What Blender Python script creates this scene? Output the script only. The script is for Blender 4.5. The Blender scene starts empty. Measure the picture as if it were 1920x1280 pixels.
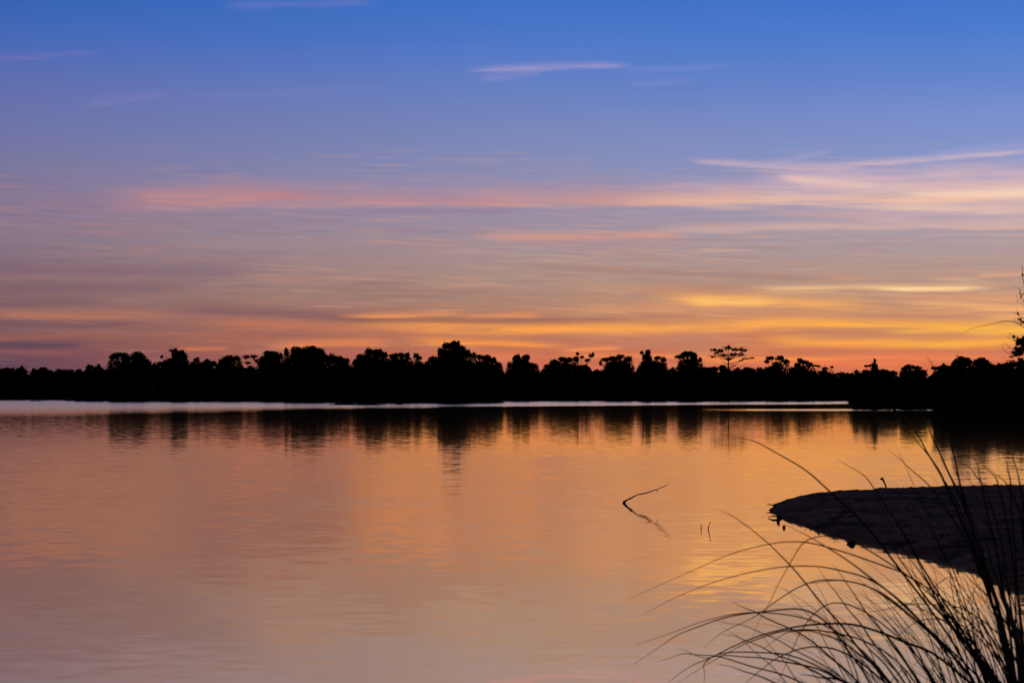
import bpy, math, random
import numpy as np
from mathutils import Vector

S = bpy.context.scene
COL = S.collection
rng = np.random.default_rng(7)
random.seed(7)

# ------------------------------------------------------------------ camera
F = 3733.0          # focal length in photograph pixels (70 mm on a 36 mm sensor, 1920 px wide)
CX, HY = 960.0, 733.0
CH = 2.2            # eye height above the water
cam_d = bpy.data.cameras.new("camera")
cam = bpy.data.objects.new("camera", cam_d)
COL.objects.link(cam)
cam.location = (0, 0, CH)
cam.rotation_euler = (math.radians(90), 0, 0)
cam_d.sensor_width = 36.0
cam_d.lens = F / 1920.0 * 36.0
cam_d.shift_y = (HY - 640.0) / 1920.0
cam_d.clip_start = 0.1
cam_d.clip_end = 20000.0
cam_d.dof.use_dof = True
cam_d.dof.focus_distance = 60.0
cam_d.dof.aperture_fstop = 11.0
S.camera = cam
S.view_settings.view_transform = 'Standard'
S.view_settings.look = 'None'
S.view_settings.exposure = 0.0
S.view_settings.gamma = 1.0


def at(px, py, d):
    """world point seen at photograph pixel (px, py) at distance d in front of the camera"""
    return Vector(((px - CX) / F * d, d, CH - (py - HY) / F * d))


def on_water(px, py):
    d = CH * F / (py - HY)
    return Vector(((px - CX) / F * d, d, 0.0))


def lin(c):
    o = []
    for v in c:
        v = v / 255.0
        o.append(v / 12.92 if v <= 0.04045 else ((v + 0.055) / 1.055) ** 2.4)
    return (o[0], o[1], o[2], 1.0)


# ------------------------------------------------------------------ node helper
class NT:
    def __init__(self, tree):
        self.t = tree
        tree.nodes.clear()

    def n(self, kind, **kw):
        nd = self.t.nodes.new(kind)
        for k, v in kw.items():
            setattr(nd, k, v)
        return nd

    def put(self, sock, v):
        if isinstance(v, bpy.types.NodeSocket):
            self.t.links.new(v, sock)
        elif v is not None:
            sock.default_value = v

    def m(self, op, a, b=None, c=None, clamp=False):
        nd = self.n('ShaderNodeMath', operation=op, use_clamp=clamp)
        self.put(nd.inputs[0], a)
        self.put(nd.inputs[1], b)
        self.put(nd.inputs[2], c)
        return nd.outputs[0]

    def mr(self, v, a, b, c=0.0, d=1.0, kind='LINEAR'):
        nd = self.n('ShaderNodeMapRange', interpolation_type=kind, clamp=True)
        for i, x in enumerate((v, a, b, c, d)):
            self.put(nd.inputs[i], x)
        return nd.outputs[0]

    def xyz(self, x, y, z=0.0):
        nd = self.n('ShaderNodeCombineXYZ')
        for i, v in enumerate((x, y, z)):
            self.put(nd.inputs[i], v)
        return nd.outputs[0]

    def noise(self, vec, scale=1.0, detail=2.0, rough=0.5, dist=0.0):
        nd = self.n('ShaderNodeTexNoise')
        nd.noise_dimensions = '3D'
        self.put(nd.inputs['Vector'], vec)
        nd.inputs['Scale'].default_value = scale
        nd.inputs['Detail'].default_value = detail
        nd.inputs['Roughness'].default_value = rough
        nd.inputs['Distortion'].default_value = dist
        return nd.outputs[0]

    def noise_col(self, vec, scale=1.0, detail=2.0, rough=0.5):
        return self.noise(vec, scale, detail, rough).node.outputs['Color']

    def mix(self, f, a, b, blend='MIX'):
        nd = self.n('ShaderNodeMix', data_type='RGBA', blend_type=blend)
        nd.clamp_factor = True
        self.put(nd.inputs[0], f)
        self.put(nd.inputs[6], a)
        self.put(nd.inputs[7], b)
        return nd.outputs[2]

    def ramp(self, f, stops):
        nd = self.n('ShaderNodeValToRGB')
        cr = nd.color_ramp
        cr.interpolation = 'LINEAR'
        stops = sorted(stops)
        cr.elements[0].position = stops[0][0]
        cr.elements[0].color = stops[0][1]
        cr.elements[1].position = stops[-1][0]
        cr.elements[1].color = stops[-1][1]
        for p, c in stops[1:-1]:
            e = cr.elements.new(p)
            e.color = c
        self.put(nd.inputs[0], f)
        return nd.outputs[0]


# ------------------------------------------------------------------ sky (world): dusk gradient with lit cloud streaks
W = bpy.data.worlds.new("World")
S.world = W
W.use_nodes = True
g = NT(W.node_tree)
tc = g.n('ShaderNodeTexCoord').outputs['Generated']
sp = g.n('ShaderNodeSeparateXYZ')
g.put(sp.inputs[0], tc)
dx, dy, dz = sp.outputs
az = g.m('ARCTAN2', dx, dy)
hor = g.m('MAXIMUM', g.m('SQRT', g.m('ADD', g.m('MULTIPLY', dx, dx), g.m('MULTIPLY', dy, dy))), 0.02)
U = g.m('MULTIPLY', az, F)                              # azimuth, in units of 1/F radian
E0 = g.m('MULTIPLY', g.m('DIVIDE', g.m('ABSOLUTE', dz), hor), F)       # height above the horizon, same unit


def sky_uv(px, py):
    a = math.atan((px - CX) / F)
    return a * F, (HY - py) * math.cos(a)


# wisps of three sizes
w_big = g.noise(g.xyz(g.m('MULTIPLY', U, 1 / 520.0), g.m('MULTIPLY', E0, 1 / 60.0), 1.7), 1.0, 3.0, 0.55)
w_mid = g.noise(g.xyz(g.m('MULTIPLY', U, 1 / 170.0), g.m('MULTIPLY', E0, 1 / 13.0), 4.3), 1.0, 4.0, 0.6, 0.3)
w_fin = g.noise(g.xyz(g.m('MULTIPLY', U, 1 / 150.0), g.m('MULTIPLY', g.m('MULTIPLY_ADD', U, 0.02, E0), 1 / 6.5), 9.1), 1.0, 3.0, 0.6, 0.4)
w_fib = g.m('ADD', g.m('MULTIPLY', w_mid, 0.45), g.m('MULTIPLY', w_fin, 0.55))
E = g.m('MULTIPLY_ADD', g.m('SUBTRACT', w_big, 0.5), 20.0, E0)
E = g.m('MULTIPLY_ADD', g.m('SUBTRACT', w_mid, 0.5), 11.0, E)
E = g.m('MULTIPLY_ADD', g.m('SUBTRACT', w_fin, 0.5), 4.0, E)

LEFT = [(0, (50, 97, 180)), (80, (68, 104, 182)), (200, (102, 112, 172)), (300, (116, 118, 162)), (390, (136, 120, 146)),
        (450, (136, 118, 136)), (500, (132, 108, 122)), (560, (130, 100, 106)), (600, (138, 98, 96)), (640, (118, 84, 88)),
        (670, (98, 70, 86)), (700, (86, 64, 84)), (733, (84, 62, 80))]
MIDC = [(0, (64, 113, 197)), (80, (80, 120, 200)), (160, (102, 128, 194)), (220, (116, 133, 188)), (300, (133, 140, 182)),
        (350, (143, 142, 176)), (400, (152, 142, 165)), (470, (166, 145, 148)), (520, (172, 142, 130)), (560, (172, 134, 117)),
        (600, (182, 122, 98)), (640, (194, 116, 84)), (670, (203, 112, 83)), (700, (200, 104, 82)), (733, (196, 92, 74))]
RIGHT = [(0, (64, 115, 202)), (80, (78, 125, 206)), (150, (96, 132, 204)), (220, (120, 142, 206)), (300, (133, 150, 202)),
         (360, (155, 155, 190)), (440, (172, 157, 168)), (500, (178, 152, 145)), (550, (186, 148, 128)), (590, (196, 142, 108)),
         (630, (208, 132, 90)), (660, (216, 122, 82)), (690, (220, 114, 78)), (733, (210, 104, 74))]


def column(stops, far):
    out = [((HY - y) / 1000.0, lin(c)) for y, c in stops]
    out.append((1.0, far))
    return g.ramp(g.m('MULTIPLY', E, 0.001), out)


cl = column(LEFT, (0.020, 0.085, 0.33, 1))
cm = column(MIDC, (0.034, 0.12, 0.43, 1))
cr_ = column(RIGHT, (0.034, 0.125, 0.45, 1))
base = g.mix(g.mr(U, -960.0, 0.0), cl, cm)
base = g.mix(g.mr(U, 0.0, 900.0), base, cr_)

# faint uneven veil everywhere low in the sky
low = g.mr(E0, 60.0, 470.0, 1.0, 0.0, 'SMOOTHSTEP')
veil = g.m('MULTIPLY', g.mr(w_mid, 0.48, 0.75, 0.0, 0.55, 'SMOOTHSTEP'), low)
shade = g.m('MULTIPLY', g.mr(w_mid, 0.25, 0.47, 0.45, 0.0, 'SMOOTHSTEP'), low)
warm = g.mix(g.mr(U, -900.0, 500.0), lin((160, 106, 100)), lin((222, 148, 104)))
duskc = g.mix(g.mr(U, -900.0, 700.0), lin((112, 84, 98)), lin((176, 126, 112)))
sky = g.mix(veil, base, warm)
sky = g.mix(shade, sky, duskc)
# fine fibres of high cloud through the middle and low sky
mid = g.m('MULTIPLY', g.mr(E0, 70.0, 130.0, 0.35, 1.0), g.mr(E0, 380.0, 480.0, 1.0, 0.0, 'SMOOTHSTEP'))
patch = g.mr(w_big, 0.38, 0.62, 0.25, 1.0, 'SMOOTHSTEP')
fib = g.m('MULTIPLY', g.mr(w_fin, 0.50, 0.68, 0.0, 0.40, 'SMOOTHSTEP'), g.m('MULTIPLY', mid, patch))
sky = g.mix(fib, sky, g.mix(g.mr(U, -900.0, 600.0), lin((178, 128, 122)), lin((240, 184, 142))))
fibd = g.m('MULTIPLY', g.mr(w_fin, 0.30, 0.47, 0.30, 0.0, 'SMOOTHSTEP'), g.m('MULTIPLY', mid, patch))
sky = g.mix(fibd, sky, duskc)

# streaks: (x0, y0, x1, y1, bow, thickness above, thickness below, strength, colour)   in photograph pixels -> sky angles
STREAKS = [
    (400, 14, 720, 4, 2, 12, 8, .35, (136, 136, 196)),
    (-60, 112, 200, 98, 0, 8, 6, .60, (120, 116, 188)),
    (150, 202, 330, 178, -3, 14, 8, .50, (134, 128, 186)),
    (300, 182, 760, 160, 4, 14, 9, .35, (122, 128, 190)),
    (860, 137, 1200, 124, -6, 8, 7, .75, (172, 156, 204)),
    (890, 146, 1030, 130, 3, 9, 9, .40, (160, 148, 198)),
    (1150, 132, 1390, 118, 2, 8, 8, .32, (140, 146, 206)),
    (1170, 156, 1310, 148, 2, 8, 6, .40, (134, 142, 202)),
    (1270, 304, 1640, 312, 2, 9, 5, .80, (206, 178, 194)),
    (1560, 310, 1990, 284, -2, 8, 5, .80, (218, 188, 196)),
    (1420, 308, 1570, 280, 4, 8, 6, .50, (178, 168, 200)),
    (1720, 290, 2000, 266, 0, 10, 8, .50, (172, 166, 206)),
    (1380, 342, 2150, 330, -6, 22, 20, .80, (208, 178, 190)),
    (1500, 352, 2150, 340, 3, 8, 8, .6, (226, 192, 188)),
    (1450, 330, 1660, 350, 0, 7, 6, .80, (232, 196, 188)),
    (1140, 374, 2150, 356, 2, 26, 16, .75, (224, 184, 176)),
    (1500, 388, 2150, 384, 2, 14, 16, .7, (222, 184, 176)),
    (1560, 408, 2150, 400, 2, 12, 14, .55, (204, 172, 176)),
    (1640, 374, 2160, 346, 2, 10, 8, .85, (252, 214, 188)),
    (820, 388, 1480, 372, 2, 20, 5, .70, (216, 160, 146)),
    (1080, 380, 1980, 378, -4, 9, 6, .75, (240, 190, 162)),
    (1620, 390, 2150, 396, 4, 10, 5, .75, (232, 194, 176)),
    (1400, 396, 1700, 414, 0, 8, 6, .50, (204, 164, 162)),
    (120, 388, 1360, 380, -6, 34, 10, .55, (190, 142, 146)),
    (180, 386, 620, 376, -8, 26, 12, .65, (190, 132, 134)),
    (240, 372, 520, 374, 0, 10, 8, .55, (208, 142, 132)),
    (-60, 420, 560, 414, 0, 12, 10, .45, (150, 124, 138)),
    (300, 462, 900, 456, 0, 10, 8, .45, (166, 138, 144)),
    (380, 520, 900, 528, 0, 10, 8, .40, (180, 140, 126)),
    (-60, 524, 380, 528, 0, 8, 8, .50, (158, 118, 112)),
    (1000, 536, 1380, 546, 0, 8, 6, .45, (204, 152, 118)),
    (1000, 576, 1500, 584, 0, 7, 6, .60, (232, 160, 108)),
    (1480, 588, 2000, 584, 0, 7, 6, .50, (226, 160, 112)),
    (420, 366, 1020, 388, 0, 12, 7, .55, (186, 130, 138)),
    (600, 384, 1000, 386, 0, 7, 5, .55, (214, 152, 142)),
    (620, 392, 1000, 396, 0, 3, 8, .60, (138, 118, 156)),
    (60, 376, 300, 384, 0, 18, 14, .45, (146, 118, 142)),
    (860, 442, 1320, 440, 4, 10, 5, .75, (218, 154, 134)),
    (1180, 436, 2050, 424, -4, 10, 5, .70, (218, 178, 164)),
    (960, 446, 1300, 452, 0, 6, 18, .50, (184, 142, 142)),
    (1600, 424, 2050, 412, 0, 8, 8, .50, (206, 174, 174)),
    (60, 438, 360, 434, 0, 8, 8, .50, (166, 122, 130)),
    (700, 432, 860, 438, 0, 6, 5, .40, (150, 122, 140)),
    (-100, 506, 520, 512, 0, 18, 12, .65, (122, 96, 112)),
    (-100, 548, 420, 538, 0, 12, 10, .55, (120, 92, 104)),
    (-100, 574, 240, 566, 0, 8, 8, .55, (116, 86, 98)),
    (240, 500, 520, 486, 0, 6, 6, .35, (150, 120, 126)),
    (920, 496, 1600, 526, 0, 9, 7, .65, (160, 122, 116)),
    (540, 540, 1000, 552, 0, 8, 8, .50, (146, 108, 104)),
    (1150, 552, 1480, 550, -4, 10, 6, .60, (184, 128, 106)),
    (1340, 548, 1900, 538, -2, 6, 4, .85, (244, 190, 136)),
    (1600, 541, 1880, 536, 0, 3, 3, .90, (255, 216, 160)),
    (1180, 556, 1700, 574, 4, 11, 8, .90, (246, 172, 98)),
    (1260, 566, 1480, 571, 0, 7, 5, .90, (255, 190, 108)),
    (1640, 560, 2000, 556, 0, 8, 6, .65, (232, 162, 110)),
    (1660, 572, 2020, 576, 0, 5, 5, .85, (246, 178, 116)),
    (1820, 597, 2040, 592, 0, 5, 4, .85, (252, 184, 104)),
    (1820, 516, 1990, 511, 0, 5, 4, .60, (232, 172, 136)),
    (240, 576, 900, 602, 3, 13, 8, .85, (126, 90, 96)),
    (520, 600, 1360, 603, 0, 10, 7, .75, (138, 94, 92)),
    (1240, 592, 1900, 598, 0, 8, 7, .5, (190, 134, 108)),
    (560, 600, 1120, 602, 0, 6, 5, .60, (120, 84, 88)),
    (610, 594, 900, 586, 0, 6, 4, .75, (242, 154, 92)),
    (840, 592, 1040, 586, 0, 5, 4, .70, (228, 146, 92)),
    (-100, 588, 360, 598, 0, 10, 8, .75, (178, 116, 94)),
    (340, 606, 820, 622, 0, 9, 7, .70, (198, 118, 88)),
    (620, 609, 1340, 620, 2, 13, 10, 1.0, (255, 164, 78)),
    (1000, 624, 1640, 606, -2, 12, 10, .95, (253, 168, 82)),
    (1380, 604, 2050, 618, 0, 7, 7, .95, (254, 176, 76)),
    (1620, 628, 2050, 618, 0, 8, 7, .95, (255, 188, 78)),
    (-100, 612, 330, 606, 0, 6, 6, .60, (108, 78, 92)),
    (-100, 634, 260, 630, 0, 7, 5, .70, (156, 96, 84)),
    (-100, 648, 200, 650, 0, 8, 6, .70, (86, 64, 86)),
    (-100, 661, 190, 666, 0, 4, 3, .80, (150, 90, 90)),
    (260, 630, 560, 634, 0, 8, 6, .55, (170, 102, 86)),
    (320, 654, 440, 652, 0, 4, 3, .85, (216, 122, 80)),
    (480, 648, 760, 640, 0, 7, 5, .75, (232, 134, 82)),
    (740, 636, 1080, 648, 0, 7, 6, .90, (250, 154, 72)),
    (960, 634, 1420, 632, 0, 7, 7, .65, (190, 128, 106)),
    (1060, 650, 1400, 646, 0, 8, 7, .65, (190, 122, 100)),
    (1040, 660, 1180, 650, 0, 5, 4, .85, (246, 148, 86)),
    (1020, 668, 1400, 668, 0, 5, 4, .85, (252, 146, 80)),
    (1260, 674, 1640, 671, 0, 5, 4, .85, (254, 150, 74)),
    (1400, 636, 1760, 650, 0, 7, 6, .95, (255, 168, 74)),
    (1600, 650, 2050, 646, 0, 8, 7, .95, (255, 178, 72)),
    (1440, 632, 1900, 634, 0, 5, 5, .70, (196, 132, 100)),
    (1420, 662, 2000, 661, 0, 4, 4, .65, (192, 118, 92)),
    (1500, 668, 2000, 672, 0, 5, 4, .75, (246, 134, 84)),
    (1400, 682, 1780, 684, 0, 5, 4, .75, (246, 132, 78)),
    (820, 664, 1020, 672, 0, 7, 6, .60, (232, 132, 84)),
]
for i, (x0, y0, x1, y1, bow, tu, td, amp, colr) in enumerate(STREAKS):
    if y0 > 530:
        q_ = 1.7 if x1 > 1400 else 1.3
        tu, td, amp = tu * q_, td * q_, min(1.0, amp * 1.18)
    elif 320 < y0 < 450 and x1 > 1250:
        tu, td, amp = tu * 1.3, td * 1.35, min(1.0, amp * 1.15)
    elif y0 < 320:
        amp *= 0.85
    u0, e0 = sky_uv(x0, y0)
    u1, e1 = sky_uv(x1, y1)
    tie = g.m('MULTIPLY', sky, 1e-7)       # evaluate the streaks one after another (keeps the shader stack small)
    Us = g.m('ADD', tie, U)
    s = g.mr(Us, u0, u1)
    ec = g.m('MULTIPLY_ADD', s, e1 - e0, e0)
    if bow:
        ec = g.m('MULTIPLY_ADD', g.m('MULTIPLY', s, g.m('SUBTRACT', 1.0, s)), -4.0 * bow, ec)
    d = g.m('SUBTRACT', E, ec)                            # positive above the streak's bright line
    up = g.mr(d, -0.1 * tu, tu * 1.5, 1.0, 0.0, 'SMOOTHSTEP')
    dn = g.mr(d, -td * 1.3, td * 0.2, 0.0, 1.0, 'SMOOTHSTEP')
    fd = 0.2 if y0 < 530 else 0.30
    win = g.m('MULTIPLY', g.mr(s, 0.0, fd, 0.0, 1.0, 'SMOOTHSTEP'), g.mr(s, 1.0 - fd, 1.0, 1.0, 0.0, 'SMOOTHSTEP'))
    tex = g.mr(w_fib if i % 3 else w_mid, 0.38, 0.57, 0.42, 1.0)
    msk = g.m('MULTIPLY', g.m('MULTIPLY', up, dn), g.m('MULTIPLY', win, g.m('MULTIPLY', tex, amp)))
    sky = g.mix(msk, sky, lin(colr))

# the rest of the dome: unseen overhead sky, warmed to take the blue off the sand, night side behind the camera
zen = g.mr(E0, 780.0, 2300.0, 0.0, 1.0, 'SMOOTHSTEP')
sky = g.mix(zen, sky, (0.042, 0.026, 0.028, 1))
back = g.mr(dy, 0.55, -0.35, 0.0, 1.0, 'SMOOTHSTEP')
sky = g.mix(back, sky, (0.006, 0.008, 0.018, 1))
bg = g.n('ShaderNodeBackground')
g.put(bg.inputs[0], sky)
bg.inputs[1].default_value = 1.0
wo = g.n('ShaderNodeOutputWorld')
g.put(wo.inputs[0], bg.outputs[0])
W.cycles.sampling_method = 'MANUAL'
W.cycles.sample_map_resolution = 1024

# ------------------------------------------------------------------ materials


def material(name):
    m = bpy.data.materials.new(name)
    m.use_nodes = True
    return m, NT(m.node_tree)


def plain(name, c0, c1, scale, rough=0.9, spec=0.1, detail=4.0):
    m, t = material(name)
    co = t.n('ShaderNodeTexCoord').outputs['Object']
    f = t.noise(co, scale, detail, 0.6)
    p = t.n('ShaderNodeBsdfPrincipled')
    t.put(p.inputs['Base Color'], t.mix(t.mr(f, 0.3, 0.7), c0, c1))
    p.inputs['Roughness'].default_value = rough
    p.inputs['Specular IOR Level'].default_value = spec
    o = t.n('ShaderNodeOutputMaterial')
    t.put(o.inputs[0], p.outputs[0])
    return m


M_LEAF = plain("foliage", (0.014, 0.022, 0.008, 1), (0.030, 0.042, 0.016, 1), 0.6, spec=0.05)
M_BARK = plain("bark", (0.020, 0.015, 0.011, 1), (0.05, 0.038, 0.028, 1), 3.0)
M_BLADE = plain("dry_grass", (0.06, 0.042, 0.020, 1), (0.13, 0.088, 0.042, 1), 6.0, spec=0.12, rough=0.7)
M_SOIL = plain("soil", (0.020, 0.016, 0.012, 1), (0.05, 0.04, 0.03, 1), 0.4)
M_ROCK = plain("wet_stone", (0.015, 0.013, 0.012, 1), (0.05, 0.045, 0.04, 1), 8.0, rough=0.6, spec=0.3)

# sand: pale dry crust with darker damp patches and footprints-like dents
M_SAND, t = material("damp_sand")
co = t.n('ShaderNodeTexCoord').outputs['Object']
f1 = t.noise(co, 0.8, 4, 0.6)
f2 = t.noise(co, 1.9, 5, 0.62)
p = t.n('ShaderNodeBsdfPrincipled')
sc = t.mix(t.mr(f1, 0.40, 0.60), (0.14, 0.075, 0.045, 1), (0.36, 0.19, 0.115, 1))
sc = t.mix(t.mr(f2, 0.54, 0.60), sc, (0.05, 0.028, 0.018, 1))
t.put(p.inputs['Base Color'], sc)
p.inputs['Roughness'].default_value = 0.95
p.inputs['Specular IOR Level'].default_value = 0.05
o = t.n('ShaderNodeOutputMaterial')
t.put(o.inputs[0], p.outputs[0])

# water: mirror-calm near, wind-ruffled band along the far shore
M_WATER, t = material("river_water")
co = t.n('ShaderNodeTexCoord').outputs['Object']
s3 = t.n('ShaderNodeSeparateXYZ')
t.put(s3.inputs[0], co)
wx, wy, wz = s3.outputs
big = t.noise(t.xyz(t.m('MULTIPLY', wx, 1 / 30.0), t.m('MULTIPLY', wy, 1 / 45.0), 0.0), 1.0, 3, 0.5)
rip = t.noise_col(t.xyz(t.m('MULTIPLY', wx, 2.2), t.m('MULTIPLY', wy, 4.2), 0.0), 1.0, 3, 0.55)
rs = t.n('ShaderNodeSeparateXYZ')
t.put(rs.inputs[0], rip)
swl = t.noise(t.xyz(t.m('MULTIPLY', wx, 0.16), t.m('MULTIPLY', wy, 0.75), 3.0), 1.0, 3, 0.55)
# how ruffled: edge of the wind band runs obliquely across the water
edge = t.m('MULTIPLY_ADD', wx, 1.1, 286.0)
edge = t.m('MULTIPLY_ADD', t.m('SUBTRACT', big, 0.5), 40.0, edge)
off = t.m('SUBTRACT', wy, edge)
softn = t.mr(wx, -50.0, 0.0, 105.0, 15.0)
ruff = t.mr(t.m('DIVIDE', off, softn), -1.0, 1.0, 0.0, 1.0, 'SMOOTHSTEP')
calm_amp = t.mr(wx, -50.0, 10.0, 0.040, 0.017)
# a second, lighter cat's-paw in front of the thin mud spit
paw = t.m('MULTIPLY', t.m('MULTIPLY', t.mr(wy, 219.0, 226.0, 0, 1, 'SMOOTHSTEP'), t.mr(wy, 240.0, 250.0, 1, 0, 'SMOOTHSTEP')),
          t.m('MULTIPLY', t.mr(wx, 18.0, 36.0, 0, 1, 'SMOOTHSTEP'), t.mr(wx, 60.0, 70.0, 1, 0)))
ruff = t.m('MAXIMUM', ruff, t.m('MULTIPLY', paw, 0.7))
calm_amp = t.m('MULTIPLY', calm_amp, t.m('MULTIPLY', t.mr(big, 0.3, 0.7, 0.8, 1.25), t.m('MAXIMUM', t.mr(wy, 30.0, 120.0, 0.45, 1.35), t.mr(wy, 15.0, 34.0, 1.0, 0.42))))
amp = t.m('ADD', calm_amp, t.m('MULTIPLY', ruff, 0.10))
# wavelets lean with the breeze towards the far shore in the shallows, a little the other way far out
dep = t.m('DIVIDE', 8213.0, t.m('MAXIMUM', wy, 12.0))
tilt = t.m('MINIMUM', t.m('MULTIPLY', t.m('SUBTRACT', dep, 136.0), 0.00012), t.m('MULTIPLY_ADD', dep, 0.000065, 0.0008))
tilt = t.m('MAXIMUM', tilt, -0.0018)
tilt = t.m('MULTIPLY_ADD', ruff, -0.040, tilt)
ny = t.m('MULTIPLY_ADD', t.m('SUBTRACT', rs.outputs[1], 0.5), amp, tilt)
ny = t.m('MULTIPLY_ADD', t.m('SUBTRACT', swl, 0.5), 0.0055, ny)
nx = t.m('MULTIPLY', t.m('SUBTRACT', rs.outputs[0], 0.5), t.m('MULTIPLY', amp, 0.5))
nv = t.n('ShaderNodeVectorMath', operation='NORMALIZE')
t.put(nv.inputs[0], t.xyz(nx, ny, 1.0))
gl = t.n('ShaderNodeBsdfGlossy')
gl.inputs['Color'].default_value = (1.0, 0.93, 0.75, 1)
gl.inputs['Roughness'].default_value = 0.033
t.put(gl.inputs['Normal'], nv.outputs[0])
body = t.n('ShaderNodeBsdfDiffuse')
body.inputs['Color'].default_value = (0.06, 0.045, 0.03, 1)
fr = t.n('ShaderNodeFresnel')
fr.inputs['IOR'].default_value = 1.33
t.put(fr.inputs['Normal'], nv.outputs[0])
ms = t.n('ShaderNodeMixShader')
t.put(ms.inputs[0], t.m('POWER', fr.outputs[0], 0.08))
t.put(ms.inputs[1], body.outputs[0])
t.put(ms.inputs[2], gl.outputs[0])
o = t.n('ShaderNodeOutputMaterial')
t.put(o.inputs[0], ms.outputs[0])

# ------------------------------------------------------------------ mesh helpers


def mesh_obj(name, verts, faces, mat, parent=None, smooth=False, loc=None):
    me = bpy.data.meshes.new(name)
    verts = np.asarray(verts, dtype=float)
    if loc is not None:
        verts = verts - np.asarray(loc)
    me.from_pydata(verts.tolist(), [], [list(map(int, f)) for f in faces])
    me.materials.append(mat)
    if smooth:
        me.polygons.foreach_set('use_smooth', [True] * len(me.polygons))
    me.update()
    ob = bpy.data.objects.new(name, me)
    COL.objects.link(ob)
    if parent is not None:
        ob.parent = parent
    elif loc is not None:
        ob.location = loc
    return ob


def tag(o, label=None, cat=None, group=None, kind=None):
    if label:
        o['label'] = label
    if cat:
        o['category'] = cat
    if group:
        o['group'] = group
    if kind:
        o['kind'] = kind
    return o


def empty(name, loc, label, cat, group=None):
    e = bpy.data.objects.new(name, None)
    e.empty_display_size = 0.5
    COL.objects.link(e)
    e.location = loc
    return tag(e, label, cat, group)


class Geo:
    def __init__(self):
        self.v, self.f, self.k = [], [], 0

    def add(self, v, f):
        v = np.asarray(v, float)
        f = np.asarray(f, int)
        self.v.append(v)
        self.f += (f + self.k).tolist()
        self.k += len(v)

    def tube(self, pts, radii, n=6):
        pts = [np.asarray(p, float) for p in pts]
        rings = []
        up = np.array([0.31, 0.87, 0.37])
        for i, q in enumerate(pts):
            a = pts[max(i - 1, 0)]
            b = pts[min(i + 1, len(pts) - 1)]
            tdir = (b - a) / (np.linalg.norm(b - a) + 1e-9)
            s1 = np.cross(tdir, up)
            s1 /= np.linalg.norm(s1) + 1e-9
            s2 = np.cross(tdir, s1)
            an = np.arange(n) * 2 * math.pi / n
            rings.append(q + radii[i] * (np.outer(np.cos(an), s1) + np.outer(np.sin(an), s2)))
        f = []
        for i in range(len(pts) - 1):
            for j in range(n):
                f.append((i * n + j, i * n + (j + 1) % n, (i + 1) * n + (j + 1) % n, (i + 1) * n + j))
        v = np.concatenate(rings)
        self.add(v, f)
        last = (len(pts) - 1) * n
        self.f.append([self.k - len(v) + last + j for j in range(n)])
        self.f.append([self.k - len(v) + j for j in range(n)][::-1])

    def leaves(self, c, size):
        """c: (n,3) centres; lozenge-shaped leaf sprays of random direction"""
        n = len(c)
        a = rng.normal(size=(n, 3))
        a /= np.linalg.norm(a, axis=1)[:, None]
        b = np.cross(a, rng.normal(size=(n, 3)))
        b /= np.linalg.norm(b, axis=1)[:, None]
        s = size * rng.uniform(0.55, 1.35, n)[:, None]
        w = rng.uniform(0.35, 0.75, n)[:, None]
        q = np.stack([c - a * s, c + b * s * w + a * s * 0.15, c + a * s, c - b * s * w + a * s * 0.1], axis=1).reshape(-1, 3)
        self.add(q, np.arange(4 * n).reshape(n, 4))

    def build(self, name, mat, parent=None, smooth=False, loc=None):
        return mesh_obj(name, np.concatenate(self.v), self.f, mat, parent, smooth, loc)


def fbm(x, y, seed=0, octaves=4):
    r = np.random.default_rng(seed)
    o = np.zeros_like(x, dtype=float)
    a = 1.0
    fq = 1.0
    for _ in range(octaves):
        for _k in range(3):
            th = r.uniform(0, 2 * math.pi)
            ph = r.uniform(0, 2 * math.pi)
            o += a * np.sin(fq * (x * math.cos(th) + y * math.sin(th)) * r.uniform(.7, 1.4) + ph) / 3
        a *= 0.5
        fq *= 2.05
    return o


# ------------------------------------------------------------------ setting: water, far banks, sandbank, near bank
R = 9000.0
water = mesh_obj("water", [(-R, -200, 0), (R, -200, 0), (R, R, 0), (-R, R, 0)], [(0, 1, 2, 3)], M_WATER)
tag(water, kind='structure')

# river bed / far land as one sheet whose shore follows the photograph's far waterline
SHORE = [(-1400, 548), (-200, 548), (0, 546), (110, 542), (140, 486), (480, 484), (600, 440), (720, 422), (880, 420), (900, 500), (1060, 520),
         (1150, 500), (1250, 480), (1500, 486), (1590, 490), (1600, 292), (1640, 288), (1700, 286), (1752, 284), (1758, 208), (1800, 204),
         (1900, 190), (2300, 160), (2900, 120)]
sv, sf = [], []
for px, d in SHORE:
    k = (px - CX) / F
    for dd, z in ((0.0, -0.30), (1.5, 0.12), (5.0, 0.45), (60.0, 0.9), (600.0, 2.0), (8000.0, 3.0)):
        sv.append((k * (d + dd), d + dd, z))
nc = 6
for i in range(len(SHORE) - 1):
    for j in range(nc - 1):
        a = i * nc + j
        sf.append((a, a + nc, a + nc + 1, a + 1))
tag(mesh_obj("far_bank", sv, sf, M_SOIL), kind='structure')


def shore_d(px):
    return float(np.interp(px, [q[0] for q in SHORE], [q[1] for q in SHORE]))


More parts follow.
